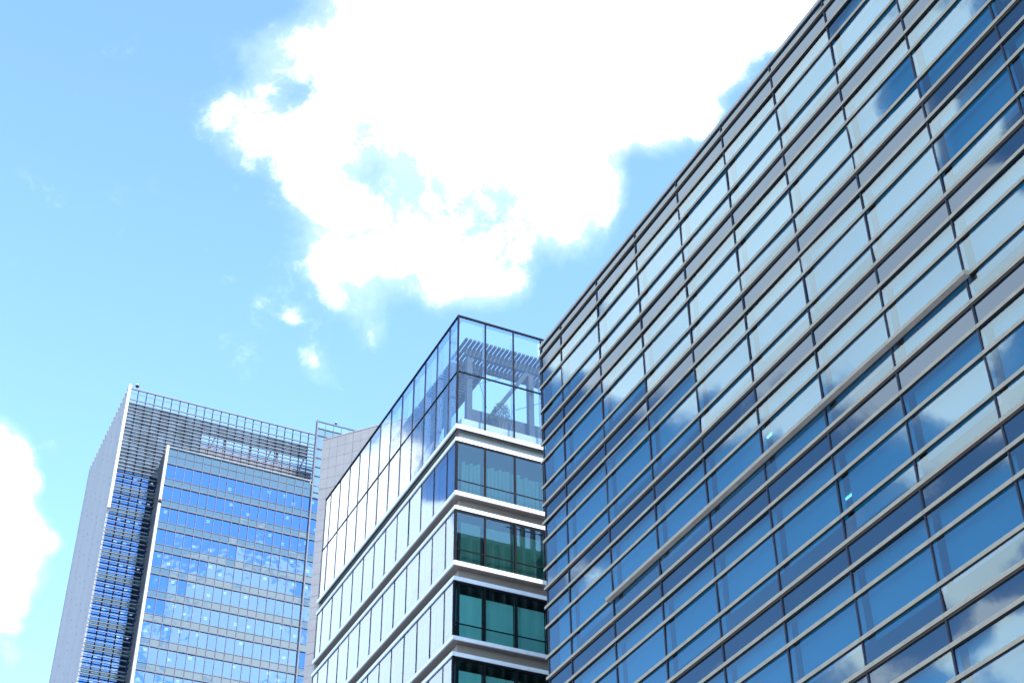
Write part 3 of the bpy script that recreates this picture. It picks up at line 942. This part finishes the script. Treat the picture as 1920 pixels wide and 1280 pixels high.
# right bay screen above the windows
levels = [rails[0] + .16, 144.1 + Z, 145.55 + Z, 147.5 + Z, 149.4 + Z, 151.32 + Z, 153.26 + Z, 156.1 + Z, 157.65 + Z]
m = MB(BT)
for z0, z1 in zip(levels[:-1], levels[1:]):
    for a, b in zip(rcols[:-1], rcols[1:]): m.paneY(TY + .05, a + .03, b - .03, z0 + .06, z1 - .06, .05, .008)
m.build('screen_glass', 'blueglass', tw)
m = MB(BT)
for a, b in zip(rcols[:-1], rcols[1:]): m.paneY(TY + .05, a + .03, b - .03, levels[-1] + .06, TRB - .1, .02)
m.build('parapet_glass', 'clear', tw)
for z in levels[1:]:
    m = MB(BT); m.box(TR + .16, TE, TY - .12, TY + .047, z - .06, z + .06); m.build('screen_rail', 'towermull', tw)
m = MB(BT); m.box(TR + .16, TE, TY - .15, TY + .1, TRB - .1, TRB + .05); m.build('top_rail', 'towermull', tw)
# bay return facing left with the louvres wrapping on to it
m = MB(BT); m.box(TX - .02, TX + .05, TY + .4, TL - .02, 80, TB - .05); m.build('bay_return', 'louverback', tw)

# louvred recess plane
frac = [0, .90, 1.86, 2.85, 3.52]
zl = []
z = 143.05 + Z + .72
while z < 157.75 + Z: zl.append((z, True)); z += .72
for k in range(12):
    for fz in frac: zl.append((143.05 + Z - RP * k - fz, False))
for z, wide in zl:
    m = MB(BT)
    x1 = TR + 1.6 if z > TB + .3 else TX - .45
    m.box(TC + .36 if z > 135.1 + Z else TC + .12, x1, TL - .22, TL + .02, z - .01, z + (.11 if wide else .09))
    if not wide or z < TB: m.box(TX - .30, TX - .021, TY + .45, TL - .23, z - .01, z + .10)
    m.build('louvre', 'louver', tw)
for k in range(12):
    z1 = 143.05 + Z - RP * k
    xs = [TC + .1, 36.82, 38.35, 39.87, 41.38, TX - .03]
    for a, b in zip(xs[:-1], xs[1:]):
        w = MB(BT); w.paneY(TL + .42, a + .05, b - .05, z1 - 2.85, z1, .02, .008); w.build('recessed_window', 'towerglass', tw)
    m = MB(BT); m.box(TC + .1, TX - .03, TL + .40, TL + .46, z1 - RP + .02, z1 - 2.87); m.build('recess_spandrel', 'towerspan', tw)
for c_ in [36.82 + 1.513 * j for j in range(22)]:
    m = MB(BT)
    if c_ < TX: m.box(c_ - .06, c_ + .06, TL + .06, TL + .35, 90, TT - .1)
    else: m.box(c_ - .06, c_ + .06, TL + .06, TL + .30, TB, TT - .1)
    m.build('screen_post', 'frame' if c_ < 99 else 'steel', tw)
m = MB(BT); m.box(TC + .36, TR + 1.6, TL - .08, TL + .22, TT - .18, TT + .02); m.build('top_rail', 'louver', tw)
m = MB(BT); m.box(TC + .36, TR + 1.6, TL + .0, TL + .10, TT - 1.05, TT - .96); m.build('guard_rail', 'louver', tw)
# backing panels behind the louvres, open to the sky on the right
m = MB(BT)
xs = [TC + .4 + 1.513 * j for j in range(23)]
for a, b in zip(xs[:-1], xs[1:]):
    if a < 48.7: zr = [(143.2, 157.2)]
    else: zr = [(154.55, 157.2)]
    for z0, z1 in zr:
        zz = z0
        while zz < z1 - .1:
            h = min(1.44, z1 - zz)
            m.box(a + .03, b - .03, TL + .55 + random.uniform(-.04, .04), TL + .75, zz + Z + .02, zz + Z + h - .03)
            zz += 1.44
m.build('backing_panels', 'louverback', tw)
m = MB(BT); m.box(48.9, TR + 1.6, TL + .9, TL + 1.5, 150.35 + Z, 152.1 + Z); m.box(48.9, TR + 1.6, TL + .6, TL + .8, 152.35 + Z, 152.6 + Z); m.build('screen_beam', 'mauve', tw)
for x, d in ((50.2, 1), (53.4, 0), (58.2, 0), (60.6, 1), (63.2, 0), (66.9, 1)):
    m = MB(BT)
    if d: m.beam((x, TL + 1.2, 149.5 + Z), (x + 1.6, TL + 1.2, 155.2 + Z), .28)
    else: m.box(x, x + .42, TL + 1.55, TL + 1.95, 148 + Z, 157 + Z)
    m.build('screen_strut', 'mauve', tw)
# pale side wall with stepped top edge and fixing dots
m = MB(BT); m.box(TC, TC + .3, TL + .26, 255.6, 0, 160.1 + Z)
y = TL + .6
while y < 255:
    m.box(TC - .05, TC + .28, y, y + .85, 160.1 + Z, 160.45 + Z); y += 1.62
m.box(TC - .06, TC + .3, 255.6, 255.9, 0, 160.1 + Z)
m.build('side_wall', 'towerwall', tw)
m = MB(BT)
z = 158.0 + Z; r_ = 0
while z > 92:
    y = TL + 2.4 + (1.6 if r_ % 2 else 0)
    while y < 255:
        m.box(TC - .05, TC - .002, y, y + .14, z, z + .11); y += 6.4
    z -= 2.1; r_ += 1
m.build('anchor_plates', 'blade', tw)
# interior floors, lamps, body
for k in range(12):
    m = MB(BT); m.box(TX + .3, TE, TY + .3, TL + 14, rails[k] + .14, rails[k] + 1.0); m.box(TC + .5, TX + .2, TL + .7, TL + 14, rails[k] + .14, rails[k] + 1.0)
    m.build('floor_slab', 'interior', tw)
lc = 0
for k in range(0, 10):
    x = TX + 1.0
    while x < 76 and lc < 100:
        if random.random() < .60 and not (k < 2 and x < 52):
            m = MB(BT); yy = TY + random.choice((1.3, 1.3, 3.2))
            m.box(x, x + .55, yy, yy + .15, rails[k] + .06, rails[k] + .136); m.box(x + .12, x + .67, yy + .52, yy + .67, rails[k] + .06, rails[k] + .136)
            m.build('ceiling_lamp', 'lamp', tw); lc += 1
        x += random.choice((2.2, 2.9, 3.6))
lm = MB(BT)
for k in range(10):
    for x in (37.2, 38.8, 40.2, 41.6):
        if random.random() < .6: lm.box(x, x + .6, TL + 2.0, TL + 2.12, rails[k] - .02, rails[k] + .13)
lm.build('recess_lamps', 'lamp', tw, kind='stuff')
m = MB(BT); m.box(TX + .3, TE, TL + 14, TL + 14.3, 88, rails[0] + 1.0); m.box(TC + .5, TX + .3, TL + 9, TL + 9.3, 88, rails[0] + 1.0); m.build('core_wall', 'interior', tw)
m = MB(BT); m.box(TC + .4, TE, TL + .3, 255.5, 0, 88); m.box(TX, TE, TY + .1, TL + .3, 0, 88); m.build('lower_wall', 'towerspan', tw)
m = MB(BT); m.box(TE, TE + .3, TY, 255.5, 0, TRB); m.build('far_wall', 'towerwall', tw)

# small fittings on the tower
def roof_lamp(loc, label, s=1.0):
    o = thing('obstruction_lamp', label, 'lamp', loc, 'small lamps on the tower')
    m = MB(); m.rod((0, 0, 0), (0, 0, .55 * s), .07 * s); m.build('post', 'steel', o)
    m = MB(); m.rod((0, 0, .55 * s), (0, 0, .75 * s), .36 * s, .36 * s, 10); m.rod((0, 0, .75 * s), (0, 0, 1.0 * s), .36 * s, .2 * s, 10, 1); m.build('lamp_head', ['steel', 'white'], o)
    return o
roof_lamp((36.4, TL, TT + .02), 'small grey lamp standing on the top rail near the pale corner of the tower')
roof_lamp((71.9, TY, TRB + .05), 'tiny lamp on the raised right bay beside the granite wall', .7)
o = thing('beacon', 'small dark red beacon fixed to the cream edge fin of the tower bay', 'lamp', (TX - .25, TY - .25, 135.0 + Z))
m = MB(); m.box(-.3, .3, -.25, 0, 0, .2); m.build('bracket', 'frame', o)
m = MB(); m.rod((0, -.13, .2), (0, -.13, .6), .2, .15, 10); m.build('lens', 'red', o)
